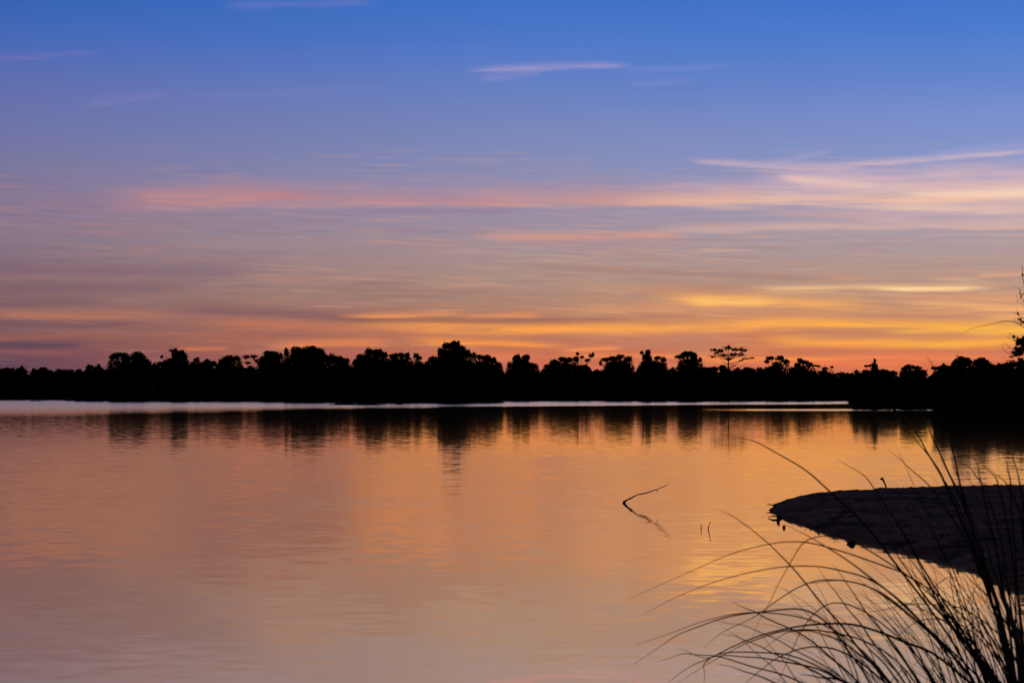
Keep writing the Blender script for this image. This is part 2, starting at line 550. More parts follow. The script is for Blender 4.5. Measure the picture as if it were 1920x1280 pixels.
# sandbank: outline on the water plane, low crowned profile with dents
UP = [(1447, 955), (1452, 945), (1470, 936), (1500, 929), (1550, 922), (1600, 918), (1660, 914), (1750, 911), (1850, 909.5), (1960, 909), (2300, 908)]
DN = [(1447, 955), (1460, 969), (1500, 983), (1550, 998), (1600, 1010), (1650, 1021), (1700, 1034), (1750, 1046), (1800, 1062),
      (1850, 1085), (1900, 1094), (1960, 1100), (2300, 1130)]
up_w = [on_water(q[0], q[1] + (7.0 if q[0] > 1560 else 3.0 if q[0] > 1480 else 0.0)) for q in UP]
dn_w = [on_water(*q) for q in DN]
poly = np.array([[q.x, q.y] for q in up_w] + [[q.x, q.y] for q in dn_w[:0:-1]])
gx = np.concatenate([np.linspace(4.1, 13.0, 190), np.linspace(13.1, 27, 40)])
gy_ = np.linspace(18.0, 49.5, 210)
XX, YY = np.meshgrid(gx, gy_, indexing='ij')
dmin = np.full(XX.shape, 1e9)
ins = np.zeros(XX.shape, bool)
for i in range(len(poly)):
    (ax, ay), (bx_, by2) = poly[i], poly[(i + 1) % len(poly)]
    ex, ey = bx_ - ax, by2 - ay
    tt = np.clip(((XX - ax) * ex + (YY - ay) * ey) / (ex * ex + ey * ey), 0, 1)
    dmin = np.minimum(dmin, np.hypot(XX - ax - tt * ex, YY - ay - tt * ey))
    cond = ((ay > YY) != (by2 > YY)) & (XX < ex * (YY - ay) / (ey if abs(ey) > 1e-9 else 1e-9) + ax)
    ins ^= cond
sd = np.where(ins, dmin, -dmin)
dd = sd + 0.05 * fbm(XX * 1.9, YY * 0.9, 3) + 0.03 * fbm(XX * 7, YY * 3, 5)
hh = np.where(dd > 0, 0.13 * (1 - np.exp(-np.maximum(dd, 0) / 0.35)) + 0.07 * np.clip((XX - 5.5) / 9, 0, 1) * np.clip(dd / 3, 0, 1), dd * 0.3)
hh = hh + np.clip(dd * 2.0, 0, 1) * (0.020 * fbm(XX * 2.6, YY * 1.3, 11) + 0.020 * fbm(XX * 8.0, YY * 3.6, 12, 3) + 0.018 * fbm(XX * 21.0, YY * 8.0, 13, 2))
hh = np.maximum(hh, -0.2)
gv = np.stack([XX, YY, hh], axis=-1).reshape(-1, 3)
ny_ = len(gy_)
gf = []
for i in range(len(gx) - 1):
    for j in range(ny_ - 1):
        a = i * ny_ + j
        if hh[i:i + 2, j:j + 2].max() > -0.19:
            gf.append((a, a + ny_, a + ny_ + 1, a + 1))
tag(mesh_obj("sandbank", gv, gf, M_SAND, smooth=True), kind='structure')

# bits of leaf and twig strewn over the sand
lit = Geo()
cand = np.argwhere((dd > 0.05) & (XX < 13.5))
wgt = np.exp(-np.maximum(dd[cand[:, 0], cand[:, 1]], 0) / 1.2) + 0.25
pick = cand[rng.choice(len(cand), 420, p=wgt / wgt.sum())]
pc = np.stack([XX[pick[:, 0], pick[:, 1]], YY[pick[:, 0], pick[:, 1]], hh[pick[:, 0], pick[:, 1]] + 0.004], 1)
pc[:, :2] += rng.uniform(-0.08, 0.08, (len(pc), 2))
lit.leaves(pc, 0.026)
tag(lit.build("leaf_litter", M_ROCK), kind='stuff')

# near bank under the camera and the tall grass (outside the frame, carries the grass)
bv, bf = [], []
bx = np.linspace(-14, 14, 40)
by = np.linspace(-12, 10.0, 36)
for x in bx:
    for y in by:
        lim = 9.0 + 0.5 * math.sin(x * 0.9)
        z = 0.55 * (1 - max(0.0, (y - 5.5) / (lim - 5.5)) ** 1.5) if y > 5.5 else 0.55
        bv.append((x, y, max(z + 0.04 * math.sin(3 * x + 2 * y), -0.4)))
for i in range(len(bx) - 1):
    for j in range(len(by) - 1):
        a = i * len(by) + j
        bf.append((a, a + len(by), a + len(by) + 1, a + 1))
tag(mesh_obj("near_bank", bv, bf, M_SOIL, smooth=True), kind='structure')

# low mud bars and thin spits lying just above the water
def bar(name, pxa, pxb, d, depth, hgt, seed):
    k = d / F
    xa, xb = (pxa - CX) * k, (pxb - CX) * k
    n, mth = 60, 9
    v, f = [], []
    r = np.random.default_rng(seed)
    for i in range(n):
        s = i / (n - 1)
        x = xa + (xb - xa) * s
        env = (4 * s * (1 - s)) ** 0.6 * (0.65 + 0.35 * math.sin(9 * s + seed) * math.sin(23 * s))
        for j in range(mth):
            q = j / (mth - 1) * 2 - 1
            v.append((x, d + q * depth * (0.25 + 0.75 * env), -0.06 + (hgt + 0.06) * env * (1 - q * q) + r.normal() * 0.01 * hgt))
    for i in range(n - 1):
        for j in range(mth - 1):
            a = i * mth + j
            f.append((a, a + mth, a + mth + 1, a + 1))
    return tag(mesh_obj(name, v, f, M_SOIL, smooth=True), kind='structure')


bar("mud_bar", 895, 1085, 424, 4.0, 0.16, 1)
bar("mud_spit", 1652, 1780, 222, 3.0, 0.12, 2)
bar("islet_ground", 612, 726, 318, 6.0, 0.55, 3)
bar("mud_shoal", 52, 80, 432, 2.0, 0.22, 4)

# ------------------------------------------------------------------ trees


def blob_points(c, r, n):
    """points through an ellipsoid, denser to its skin, in knobbly sub-clusters"""
    k = max(5, int(n / 40))
    sub = rng.normal(size=(k, 3))
    sub /= np.linalg.norm(sub, axis=1)[:, None]
    sub *= rng.uniform(0.45, 0.88, k)[:, None]
    sr = rng.uniform(0.20, 0.42, k)
    m = int(n * 0.55)
    idx = rng.integers(0, k, m)
    o = rng.normal(size=(m, 3))
    o /= np.linalg.norm(o, axis=1)[:, None]
    o *= (rng.uniform(0, 1, m) ** 0.45)[:, None]
    p1 = sub[idx] + o * sr[idx][:, None]
    o2 = rng.normal(size=(n - m, 3))
    o2 /= np.linalg.norm(o2, axis=1)[:, None]
    p2 = o2 * (rng.uniform(0, 1, n - m) ** 0.5)[:, None] * 0.93
    return np.concatenate([p1, p2]) * np.asarray(r) + np.asarray(c)


def tree(name, label, px, d, blobs, group='trees along the far shore', base_py=None, leaf=0.36, dens=1.0, cat='tree', skirt=True):
    k = d / F
    root = np.array(at(px, 0, d))
    root[2] = 0.35
    e = empty(name, root, label, cat, group)
    cr = Geo()
    tr = Geo()
    allb = [list(b) + [1.0] * (5 - len(b)) for b in blobs]
    if skirt:
        xl = min(b[0] - b[2] for b in allb)
        xr = max(b[0] + b[2] for b in allb)
        yb = max(b[1] for b in allb)
        gy = HY + CH / k        # ground line at this distance
        span = gy - yb
        if span > 12:
            m = max(2, int((xr - xl) / 9))
            lace = 0.6 if name in ('lacy_tree', 'leaning_tree') else 1.0
            for q in range(m):
                cx = xl + (xr - xl) * (q + 0.5) / m
                tops = [b[1] - b[3] * math.sqrt(1 - ((cx - b[0]) / b[2]) ** 2) for b in blobs if abs(cx - b[0]) < b[2] * 0.95 and b[3] > 4]
                ly = min(tops) if tops else yb - 6
                hh = (gy - 14 - ly) * 0.5
                if hh > 5:
                    allb.append([cx, ly + 3 + hh, (xr - xl) / m * 0.85 + 2, hh, 0.55 * lace])
            m = max(2, int((xr - xl) / 22))
            for q in range(m):
                cx = xl + (xr - xl) * (q + 0.5) / m + rng.uniform(-3, 3)
                allb.append([cx, yb + span * 0.55, max(11.0, (xr - xl) / m * 0.8), span * 0.52, 0.8])
    top = min(b[1] for b in allb)
    hub = np.array(at(px + rng.uniform(-2, 2), (top + HY) / 2 + 4, d)) - root
    h0 = hub[2]
    r0 = 0.035 * h0 + 0.06
    tr.tube([(0, 0, -0.4), (0.04 * h0, 0, h0 * 0.35), (0.01 * h0, 0.02, h0 * 0.7), hub], [r0, r0 * 0.8, r0 * 0.65, r0 * 0.5], 7)
    for (cx, cy, rx, ry, q) in allb:
        dd = d + rng.uniform(-0.35, 0.35) * rx * k
        c = np.array(at(cx, cy, dd)) - root
        rad = np.array([rx, max(min(rx, ry * 1.4), 2.0) * 0.9, ry]) * k
        area = rx * ry * k * k * math.pi
        n = int(area * 58 * dens * q * (0.36 / leaf) ** 2) + 60
        cr.leaves(blob_points(c, rad, n), leaf)
        if c[2] > h0 * 0.75 and cy < (top + HY) / 2 + 2:
            mid = hub * 0.45 + c * 0.55 + np.array([0, 0, -0.12 * abs(c[0] - hub[0])])
            tr.tube([hub * 0.98, mid, c], [r0 * 0.42, r0 * 0.26, r0 * 0.1], 5)
            for _ in range(2):
                tip_ = c + np.clip(rng.normal(size=3), -1, 1) * rad * 0.4
                tr.tube([mid * 0.5 + c * 0.5, tip_], [r0 * 0.15, r0 * 0.05], 4)
    tr.build("trunk", M_BARK, e)
    cr.build("crown", M_LEAF, e)
    return e


G2 = 'trees on the right bank'
T = [
    ("bush", "low bush at the left edge of the far shore, beside the dark shoal", 18, 556, [(10, 700, 24, 11), (38, 697, 14, 9), (24, 692, 4, 4, .6), (41, 690, 5, 6, .6), (14, 692, 5, 4, .6)], None),
    ("bush", "low rounded bush on the left of the far shore, with a small hump on top", 82, 554, [(70, 700, 14, 9), (82, 694, 11, 7), (93, 700, 10, 8), (62, 693, 3, 4, .6)], None),
    ("bush", "low flat-topped bush in the dip left of the first tall trees", 122, 552, [(112, 698, 13, 7), (128, 698, 15, 7), (142, 703, 12, 7)], None),
    ("bush", "lowest bush of the far shore, at the foot of the left-jutting tree", 176, 494, [(163, 706, 15, 8), (184, 703, 18, 9), (200, 698, 10, 8)], None),
    ("spreading_tree", "first tall tree from the left, a flat shelf of foliage jutting left", 226, 492, [(222, 665, 16, 4.5), (212, 669, 7, 5), (219, 680, 8, 3.5, .7), (236, 670, 10, 9), (236, 688, 12, 16), (226, 703, 22, 12)], None),
    ("broadleaf_tree", "rounded tall tree joined to the right of the left-jutting shelf of foliage", 258, 493, [(256, 669, 14, 11), (265, 671, 10, 10), (274, 682, 11, 11), (260, 690, 22, 16)], None),
    ("broadleaf_tree", "conical tree with a ragged pointed top and a tiny loose tuft on its left", 330, 494, [(331, 665, 11, 10), (321, 657, 6, 3, .7), (329, 656, 4, 4), (342, 668, 10, 11), (303, 669, 3.5, 3.5, .7), (330, 680, 24, 12), (312, 684, 12, 10), (300, 683, 6, 6)], None),
    ("broadleaf_tree", "lower tree sloping right between the conical tree and the lacy-edged one", 385, 491, [(369, 675, 7, 5), (388, 678, 8, 5), (400, 682, 9, 6), (380, 688, 20, 10), (362, 685, 8, 8)], None),
    ("broadleaf_tree", "round-topped tree with holes of sky in its right side, left of the lacy crown", 428, 493, [(430, 674, 14, 10), (418, 680, 10, 10), (443, 671, 9, 5), (428, 692, 22, 10)], None),
    ("lacy_tree", "thin lacy-crowned tree with sky showing through, left of the broad dark dome", 468, 497, [(461, 669, 8, 3.5, .6), (475, 668, 9, 4, .6), (464, 680, 7, 3, .6), (480, 676, 5, 4, .6), (468, 696, 18, 9)], None),
    ("broadleaf_tree", "dark rounded dome of a tree just left of the broad double-topped one", 508, 492, [(506, 666, 14, 10), (520, 668, 11, 10), (494, 676, 11, 10), (508, 686, 24, 14)], None),
    ("broadleaf_tree", "broad tall tree with a wide level top, second highest of the far shore", 580, 470, [(556, 658, 13, 9), (580, 656, 17, 9), (598, 661, 14, 10), (537, 660, 6, 8, .8), (541, 676, 6, 5, .7), (575, 674, 32, 16), (607, 672, 12, 10), (552, 670, 8, 10, .7)], None),
    ("broadleaf_tree", "lower tree stepping down to the right of the broad level-topped tree", 638, 460, [(623, 672, 9, 9), (633, 674, 12, 8), (648, 677, 10, 7), (640, 692, 24, 14)], None),
    ("broadleaf_tree", "tree with a blunt top and one knob on its left, behind the small islet", 695, 442, [(691, 659, 9, 7), (706, 662, 13, 9), (680, 671, 12, 10), (719, 666, 9, 8), (698, 682, 34, 16), (668, 679, 8, 8)], None),
    ("broadleaf_tree", "tree with a double-bumped top between the islet and the tallest tree", 752, 440, [(738, 668, 9, 7), (752, 666, 8, 7), (764, 668, 6.5, 8), (750, 684, 23, 14)], None),
    ("broadleaf_tree", "narrow tree with a leaning tuft in the gap left of the tallest tree", 788, 446, [(780, 667, 6, 6), (787, 671, 5, 4), (788, 688, 12, 11), (800, 684, 7, 8)], None),
    ("broadleaf_tree", "tallest tree of the far shore, with a high ragged dome", 848, 440, [(853, 648, 14, 9), (838, 648, 10, 7), (862, 656, 12, 10), (826, 657, 7, 7, .8), (845, 664, 26, 12), (874, 664, 9, 9), (812, 674, 10, 8), (840, 684, 36, 18)], None),
    ("broadleaf_tree", "tree sloping down to the right of the tallest one, loose leaf tufts along its edge", 908, 444, [(888, 666, 8, 6, .8), (899, 668, 7, 5, .8), (912, 671, 11, 7), (924, 676, 9, 7), (934, 684, 8, 6), (908, 690, 30, 14)], None),
    ("broadleaf_tree", "rounded twin-topped tree in the middle of the far shore, right of a deep notch", 980, 512, [(969, 672, 10, 8), (986, 671, 9, 8), (978, 684, 20, 12), (998, 687, 12, 8), (955, 684, 5, 7)], None),
    ("broadleaf_tree", "tree with a gently rising top, left of the one with leaning leafy boughs", 1055, 526, [(1055, 673, 9, 5), (1040, 680, 12, 7), (1066, 675, 10, 6), (1052, 690, 26, 11), (1028, 688, 9, 6)], None),
    ("leaning_tree", "tree with two leafy boughs reaching up to the right over open sky", 1086, 520, [(1080, 673, 7, 6), (1083, 663, 3.5, 3.5, .8), (1091, 669, 5, 3, .8), (1101, 675, 7, 3, .8), (1108, 667, 6, 3, .8), (1112, 664, 3, 3, .8), (1092, 692, 18, 9)], None),
    ("broadleaf_tree", "wide flat-domed tree just right of the leaning leafy boughs", 1155, 510, [(1134, 674, 9, 4), (1150, 672, 12, 5), (1163, 669, 9, 5), (1177, 673, 9, 6), (1126, 681, 4, 5, .7), (1158, 684, 26, 10), (1150, 700, 34, 12)], None),
    ("broadleaf_tree", "tree with a small pointed turret and a lower right shoulder, right of the middle", 1218, 494, [(1215, 661, 6, 6), (1203, 661, 5, 3, .8), (1213, 670, 11, 8), (1233, 671, 8, 4), (1244, 674, 5, 6), (1222, 686, 27, 11)], None),
    ("broadleaf_tree", "mushroom-shaped tree overhanging to the left, next before the lone flat-topped tree", 1290, 496, [(1290, 663, 13, 5), (1273, 669, 8, 4), (1283, 665, 9, 5), (1301, 668, 8, 8), (1297, 678, 14, 9), (1313, 674, 4, 5), (1290, 692, 26, 10)], None),
    ("bush", "low level bush between the mushroom-shaped tree and the flat-topped tree", 1332, 492, [(1325, 692, 10, 5), (1337, 692, 10, 5), (1330, 702, 16, 10)], None),
    ("bush", "low domed bush left of the flat-topped tree's trunk", 1356, 490, [(1355, 691, 10, 7), (1362, 697, 9, 7), (1356, 706, 16, 10)], None),
    ("bush", "low domed bush right of the flat-topped tree's trunk", 1402, 492, [(1402, 693, 11, 6), (1391, 698, 10, 6), (1412, 696, 8, 6), (1400, 708, 20, 10)], None),
    ("lacy_tree", "lacy round-crowned tree right of the flat-topped tree, sky glinting through", 1456, 498, [(1444, 671, 10, 4, .8), (1461, 671, 10, 5, .8), (1473, 677, 8, 5, .8), (1438, 678, 6, 4, .7), (1456, 684, 10, 7, .8), (1448, 694, 20, 8), (1425, 693, 8, 6)], None),
    ("lacy_tree", "ragged tree with a thin bough trailing right, last tall one before the dip", 1506, 500, [(1500, 676, 6, 5, .8), (1508, 679, 9, 5), (1518, 684, 9, 5), (1532, 686, 8, 2.5, .7), (1548, 690, 7, 2, .7), (1560, 688, 4, 2, .7), (1502, 692, 13, 9), (1495, 684, 7, 5)], None),
    ("bush", "low bush in the dip between the trailing bough and the spire-topped tree", 1575, 496, [(1556, 704, 10, 4), (1576, 702, 11, 5), (1590, 704, 9, 5), (1570, 714, 26, 10)], None),
    ("spire_tree", "tree with a thin spire on top, at the tip of the right bank's point", 1634, 296, [(1625, 700, 14, 8), (1640, 690, 6, 9), (1640, 678, 2.2, 6, .9), (1637, 684, 4, 4), (1624, 686, 5, 2.5, .8), (1631, 685, 3, 3, .8), (1648, 697, 8, 6), (1612, 706, 9, 8), (1635, 718, 30, 18)], G2),
    ("bush", "low bush between the spire-topped tree and the double-humped mass on the right", 1672, 296, [(1660, 698, 9, 5), (1674, 700, 11, 6), (1656, 694, 3, 3, .7), (1670, 716, 22, 16)], G2),
    ("broadleaf_tree", "small knob-topped tree on the right bank behind the thin spit", 1708, 294, [(1706, 688, 11, 5), (1697, 692, 8, 5), (1720, 690, 7, 5), (1730, 698, 10, 6), (1708, 702, 24, 10), (1710, 722, 30, 18)], G2),
    ("bush", "bush stepping up at the left end of the near right bank", 1766, 216, [(1752, 690, 8, 3), (1766, 691, 12, 5), (1780, 690, 9, 6), (1770, 702, 22, 9), (1775, 728, 26, 24)], G2),
    ("broadleaf_tree", "higher left hump of the dark mass on the right bank", 1804, 214, [(1802, 674, 12, 7), (1812, 678, 12, 8), (1793, 682, 9, 9), (1806, 694, 22, 13), (1805, 724, 32, 26)], G2),
    ("broadleaf_tree", "lower right hump of the dark mass on the right bank", 1846, 212, [(1840, 675, 10, 6), (1850, 681, 10, 7), (1832, 679, 10, 7), (1858, 688, 10, 8), (1846, 696, 22, 12), (1848, 726, 32, 28)], G2),
    ("bush", "level-topped bush on the right bank under the leafy twigs at the frame's edge", 1892, 208, [(1878, 688, 14, 8), (1896, 682, 14, 8), (1914, 684, 16, 9), (1930, 684, 14, 10), (1896, 704, 30, 16), (1900, 734, 40, 30)], G2),
]
for name, label, px, d, blobs, grp in T:
    lf = 0.20 if d > 400 else 0.14
    small = name == 'bush'
    tree(name, label, px, d, blobs, grp or 'trees along the far shore', leaf=lf, cat='bush' if small else 'tree')

# the lone flat-topped tree: tall bare trunk, layered open crown with twigs
d = 505.0
k = d / F
root = np.array(at(1366, 0, d)); root[2] = 0.35
e = empty("flat_topped_tree", root, "lone tree with a bare trunk and wide open flat-topped crown against the orange sky", "tree", 'trees along the far shore')
tr, cr = Geo(), Geo()
P = lambda x, y, q=0.0: np.array(at(x, y, d + q)) - root
hub = P(1365.5, 686)
tr.tube([(0, 0, -0.4), P(1366, 715), hub, P(1366, 674)], [0.30, 0.24, 0.19, 0.15], 7)
for (x, y, q) in [(1340, 657, 1), (1337, 667, -2), (1352, 655, -2), (1360, 651, 2), (1367, 649, 0), (1376, 653, 2.5), (1387, 652, -2), (1398, 656, 1), (1350, 666, 2.5), (1378, 664, -2.5), (1390, 666, 2)]:
    a = P(1366, 676)
    b = P(x, y, q)
    tr.tube([a, a * 0.5 + b * 0.5 + np.array([0, 0, 0.15]), b], [0.13, 0.08, 0.03], 5)
    for _ in range(8):
        c = b + rng.normal(size=3) * np.array([0.9, 0.8, 0.35])
        tr.tube([a * 0.25 + b * 0.75, b * 0.6 + c * 0.4, c], [0.05, 0.035, 0.02], 4)
for (pts) in ([(1366, 682), (1378, 680), (1392, 674), (1404, 671), (1413, 671)], [(1367, 688), (1374, 688), (1382, 682), (1394, 672)], [(1368, 690), (1380, 692), (1392, 686), (1400, 680)], [(1366, 684), (1356, 678), (1350, 672)]):
    tr.tube([P(*q) for q in pts], list(np.linspace(0.11, 0.03, len(pts))), 5)
for (x, y, rx, ry, n) in [(1338, 656, 7, 3, 46), (1343, 662, 6, 3.5, 36), (1337, 669, 5, 2, 20), (1352, 658, 8, 4, 60), (1366, 652, 7, 4, 66), (1366, 648, 2.5, 2.5, 14), (1379, 655, 9, 3.5, 70),
                          (1392, 655, 7, 3, 44), (1398, 657, 4, 2.5, 22), (1358, 666, 10, 3.5, 60), (1374, 664, 10, 3.5, 60), (1388, 664, 7, 3.5, 34), (1399, 672, 9, 1.8, 34), (1412, 671, 4, 1.8, 16), (1391, 676, 6, 2, 12), (1375, 685, 5, 2, 8)]:
    cr.leaves(blob_points(P(x, y), np.array([rx, rx * 0.9, ry]) * k, int(n * 3.0)), 0.20)
tr.build("trunk", M_BARK, e)
cr.build("crown", M_LEAF, e)

# right edge: nearer leafy shrub reaching into the frame with bare twigs
d = 120.0
k = d / F
root = np.array(at(1965, 0, d)); root[2] = 0.3
e = empty("leafy_shrub", root, "nearer leafy shrub with bare twigs cut off by the right edge, high above the bank", "shrub", G2)
tr, cr = Geo(), Geo()
P = lambda x, y, q=0.0: np.array(at(x, y, d + q)) - root
tr.tube([(0, 0, -0.6), P(1962, 730), P(1958, 690), P(1950, 640), P(1940, 590), P(1932, 540), P(1926, 500)], [0.10, 0.09, 0.075, 0.055, 0.035, 0.02, 0.01], 6)
for pts in ([(1950, 645), (1930, 640), (1912, 634), (1901, 628)], [(1955, 680), (1935, 668), (1915, 660), (1893, 652), (1884, 642)], [(1955, 690), (1930, 678), (1905, 668), (1886, 660), (1878, 650)],
            [(1940, 590), (1925, 575), (1914, 556), (1911, 540)], [(1942, 600), (1925, 600), (1910, 592), (1908, 586)], [(1936, 560), (1922, 540), (1916, 515), (1918, 505)], [(1950, 640), (1930, 615), (1918, 600)],
            [(1934, 600), (1915, 608), (1902, 603)], [(1930, 540), (1918, 552), (1908, 566)], [(1952, 672), (1928, 655), (1904, 640), (1892, 634)], [(1955, 700), (1925, 690), (1900, 680), (1888, 676)]):
    tr.tube([P(*q) for q in pts], list(np.linspace(0.03, 0.008, len(pts))), 5)
    for _ in range(5):
        j = random.randrange(1, len(pts))
        a = P(*pts[j])
        tr.tube([a, a + rng.normal(size=3) * 0.16 + np.array([-0.12, 0, 0.14])], [0.010, 0.005], 4)
for (x, y, rx, ry, n) in [(1916, 642, 13, 11, 260), (1910, 660, 13, 9, 180), (1912, 641, 9, 7, 90), (1922, 634, 9, 9, 90), (1918, 655, 12, 8, 130), (1904, 652, 5, 4, 26), (1902, 632, 4, 4, 16), (1908, 664, 10, 4, 60), (1930, 660, 14, 20, 260), (1896, 668, 7, 3, 18),
                          (1912, 598, 5, 3, 16), (1909, 588, 2.5, 3, 8), (1920, 604, 7, 4, 26), (1935, 620, 12, 16, 140), (1918, 676, 12, 7, 90), (1918, 515, 3, 6, 5), (1914, 550, 4, 8, 5)]:
    cr.leaves(blob_points(P(x, y), np.array([rx, rx * 0.9, ry]) * k, int(n * 1.5)), 0.075)
tr.build("stems", M_BARK, e)
cr.build("foliage", M_LEAF, e)

# undergrowth that closes the wood down to the water (nobody could count it)
ug = Geo()
def grow(px0, px1, off, ytop, n, size):
    pxs = rng.uniform(px0, px1, n)
    ds = np.array([shore_d(q) for q in pxs]) + off + rng.uniform(0.8, 9.0, n)
    k = ds / F
    wav = 5 * np.sin(pxs * 0.11 + 1) + 4 * np.sin(pxs * 0.31) + 3 * np.sin(pxs * 0.047)
    ztop = CH + (HY - ytop + wav) * k
    z = rng.uniform(0, 1, n) ** 0.75 * ztop
    c = np.stack([(pxs - CX) * k, ds, z], axis=1)
    ug.leaves(c, size)
grow(-40, 140, 0, 707, 5200, 0.5)
grow(140, 600, 0, 693, 19000, 0.5)
grow(600, 892, 0, 690, 12000, 0.5)
grow(892, 1250, 0, 694, 15000, 0.5)
grow(1250, 1598, 0, 700, 13500, 0.5)
grow(1599, 1756, 0, 704, 9500, 0.3)
grow(1757, 1990, 0, 694, 17000, 0.26)
tag(ug.build("undergrowth", M_LEAF), kind='stuff')

# small bushes on the islet
ib = Geo()
k = 318 / F
e = empty("islet_bush", np.array((-(960 - 680) * k, 318, 0.1)), "low dark bush heaped on the small islet before the far shore", "bush")
root = np.array(e.location)
for (x, y, rx, ry) in [(690, 750, 20, 5), (668, 753, 16, 3), (706, 752, 12, 4), (648, 755, 14, 2)]:
    ib.leaves(blob_points(np.array(at(x, y, 318)) - root, np.array([rx, rx * 0.8, ry]) * k, 320), 0.16)
ib.build("foliage", M_LEAF, e)

# ------------------------------------------------------------------ small things in and by the water


def rock(name, px, py, w, h, label, seed):
    r = np.random.default_rng(seed)
    c = on_water(px, py)
    k = c.y / F
    import bmesh
    bm = bmesh.new()
    bmesh.ops.create_icosphere(bm, subdivisions=3, radius=1.0)
    ph = r.uniform(0, 6, 6)
    for v in bm.verts:
        q = v.co.copy()
        s = 1 + 0.16 * math.sin(2.3 * q.x + ph[0]) * math.sin(2.9 * q.y + ph[1]) + 0.10 * math.sin(5 * q.x + ph[2]) + 0.08 * math.sin(6 * q.z + 4 * q.y + ph[3])
        v.co = Vector((q.x * s * w * k / 2, q.y * s * w * k / 2.4, q.z * s * h * k + h * k * 0.25))
    me = bpy.data.meshes.new(name)
    bm.to_mesh(me)
    bm.free()
    me.materials.append(M_ROCK)
    ob = bpy.data.objects.new(name, me)
    COL.objects.link(ob)
    ob.location = c
    return tag(ob, label, "stone", 'stones at the sandbank edge')


rock("stone", 1596, 1018, 15, 4, "larger dark stone lying in the water off the sandbank's near edge", 1)
rock("stone", 1470, 988, 6, 3, "single small round stone in the water below the sandbank's tip", 2)
rock("stone", 1459, 974, 7, 5, "dark stone touching the lower side of the sandbank's tip", 3)
rock("stone", 1448, 957, 8, 3, "flat stone at the very tip of the sandbank", 4)
o_ = rock("stone", 748, 758.5, 14, 2, "low stone in the bright water right of the islet", 5)
o_['group'] = 'stones by the islet'

# dead branch standing out of the water
b0 = on_water(1171, 942)
k = b0.y / F
e = empty("dead_branch", b0, "thin dead branch slanting up out of the open water left of the sandbank", "branch")
Q = lambda x, y, q=0.0: np.array(at(x, y, b0.y + q)) - np.array(b0)
gb = Geo()
gb.tube([Q(1169, 950), Q(1170, 941), Q(1176, 936.5), Q(1183, 933.5), Q(1195, 927), Q(1211, 924), Q(1230, 917.5), Q(1244, 912), Q(1257, 905.5)],
        [0.020, 0.030, 0.015, 0.016, 0.011, 0.012, 0.009, 0.008, 0.004], 7)
gb.build("stem", M_BARK, e, smooth=True)
gb = Geo(); gb.tube([Q(1230, 918), Q(1232, 920), Q(1233, 923)], [0.008, 0.006, 0.003], 5)
gb.build("twig", M_BARK, e)

for (px, py, pts, lab) in [(1331, 990, [(1331, 994), (1328, 988), (1333, 976)], "bent little reed stub poking from the water between the dead branch and the sandbank"),
                           (1315, 989, [(1316, 992), (1314.5, 988), (1315, 981)], "shorter straight reed stub just left of the bent one")]:
    b = on_water(px, py)
    Q = lambda x, y: np.array(at(x, y, b.y)) - np.array(b)
    gb = Geo(); gb.tube([Q(*q) for q in pts], [0.008, 0.008, 0.004], 5)
    ob = gb.build("reed_stub", M_BARK)
    ob.location = b
    tag(ob, lab, "reed", 'reed stubs in the water')

# little dead stalk on the far edge of the sandbank, post on the thin spit
b = np.array(at(1662, 915, 44.5)); 
Q = lambda x, y: np.array(at(x, y, 44.5)) - b
gb = Geo()
gb.tube([Q(1663, 920), Q(1660, 908), Q(1656, 900), Q(1653, 896)], [0.018, 0.018, 0.022, 0.034], 7)
gb.tube([Q(1654, 897), Q(1650, 898)], [0.03, 0.012], 5)
ob = gb.build("dead_stalk", M_BARK, smooth=True); ob.location = b
tag(ob, "short dead stalk with a curled head on the far edge of the sandbank", "stalk")
b = on_water(1677, 772.5)
Q = lambda x, y: np.array(at(x, y, b.y)) - np.array(b)
gb = Geo()
gb.tube([Q(1677, 776), Q(1677.5, 768), Q(1677, 763)], [0.16, 0.13, 0.10], 8)
gb.tube([Q(1677.3, 767), Q(1680, 765)], [0.07, 0.04], 6)
ob = gb.build("stump", M_BARK, smooth=True); ob.location = b
tag(ob, "short dark stump standing at the end of the thin mud spit", "stump")
# drift twigs at the sandbank tip
for i, (x0, y0, x1, y1, lab) in enumerate([(1452, 948, 1437, 945, "upper straw sticking out left from the sandbank's tip"), (1460, 967, 1440, 969, "lower straw sticking out left from the sandbank's tip")]):
    b = on_water(x0, y0 + 3)
    Q = lambda x, y: np.array(at(x, y, b.y)) - np.array(b)
    gb = Geo(); gb.tube([Q(x0 + 6, y0 + 1), Q((x0 + x1) / 2, (y0 + y1) / 2 - 1), Q(x1, y1)], [0.015, 0.012, 0.005], 5)
    ob = gb.build("straw", M_BARK); ob.location = b
    tag(ob, lab, "straw", "straws at the sandbank tip")

# ------------------------------------------------------------------ tall foreground grass
def smooth_path(pts, n=26):
    pts = [np.asarray(p, float) for p in pts]
    P_ = [2 * pts[0] - pts[1]] + pts + [2 * pts[-1] - pts[-2]]
    seg = []
    for i in range(1, len(P_) - 2):
        for s in np.linspace(0, 1, max(4, n // (len(pts) - 1)), endpoint=False):
            a, b, c, d_ = P_[i - 1], P_[i], P_[i + 1], P_[i + 2]
            seg.append(0.5 * (2 * b + (c - a) * s + (2 * a - 5 * b + 4 * c - d_) * s * s + (3 * b - a - 3 * c + d_) * s ** 3))
    seg.append(pts[-1])
    return seg


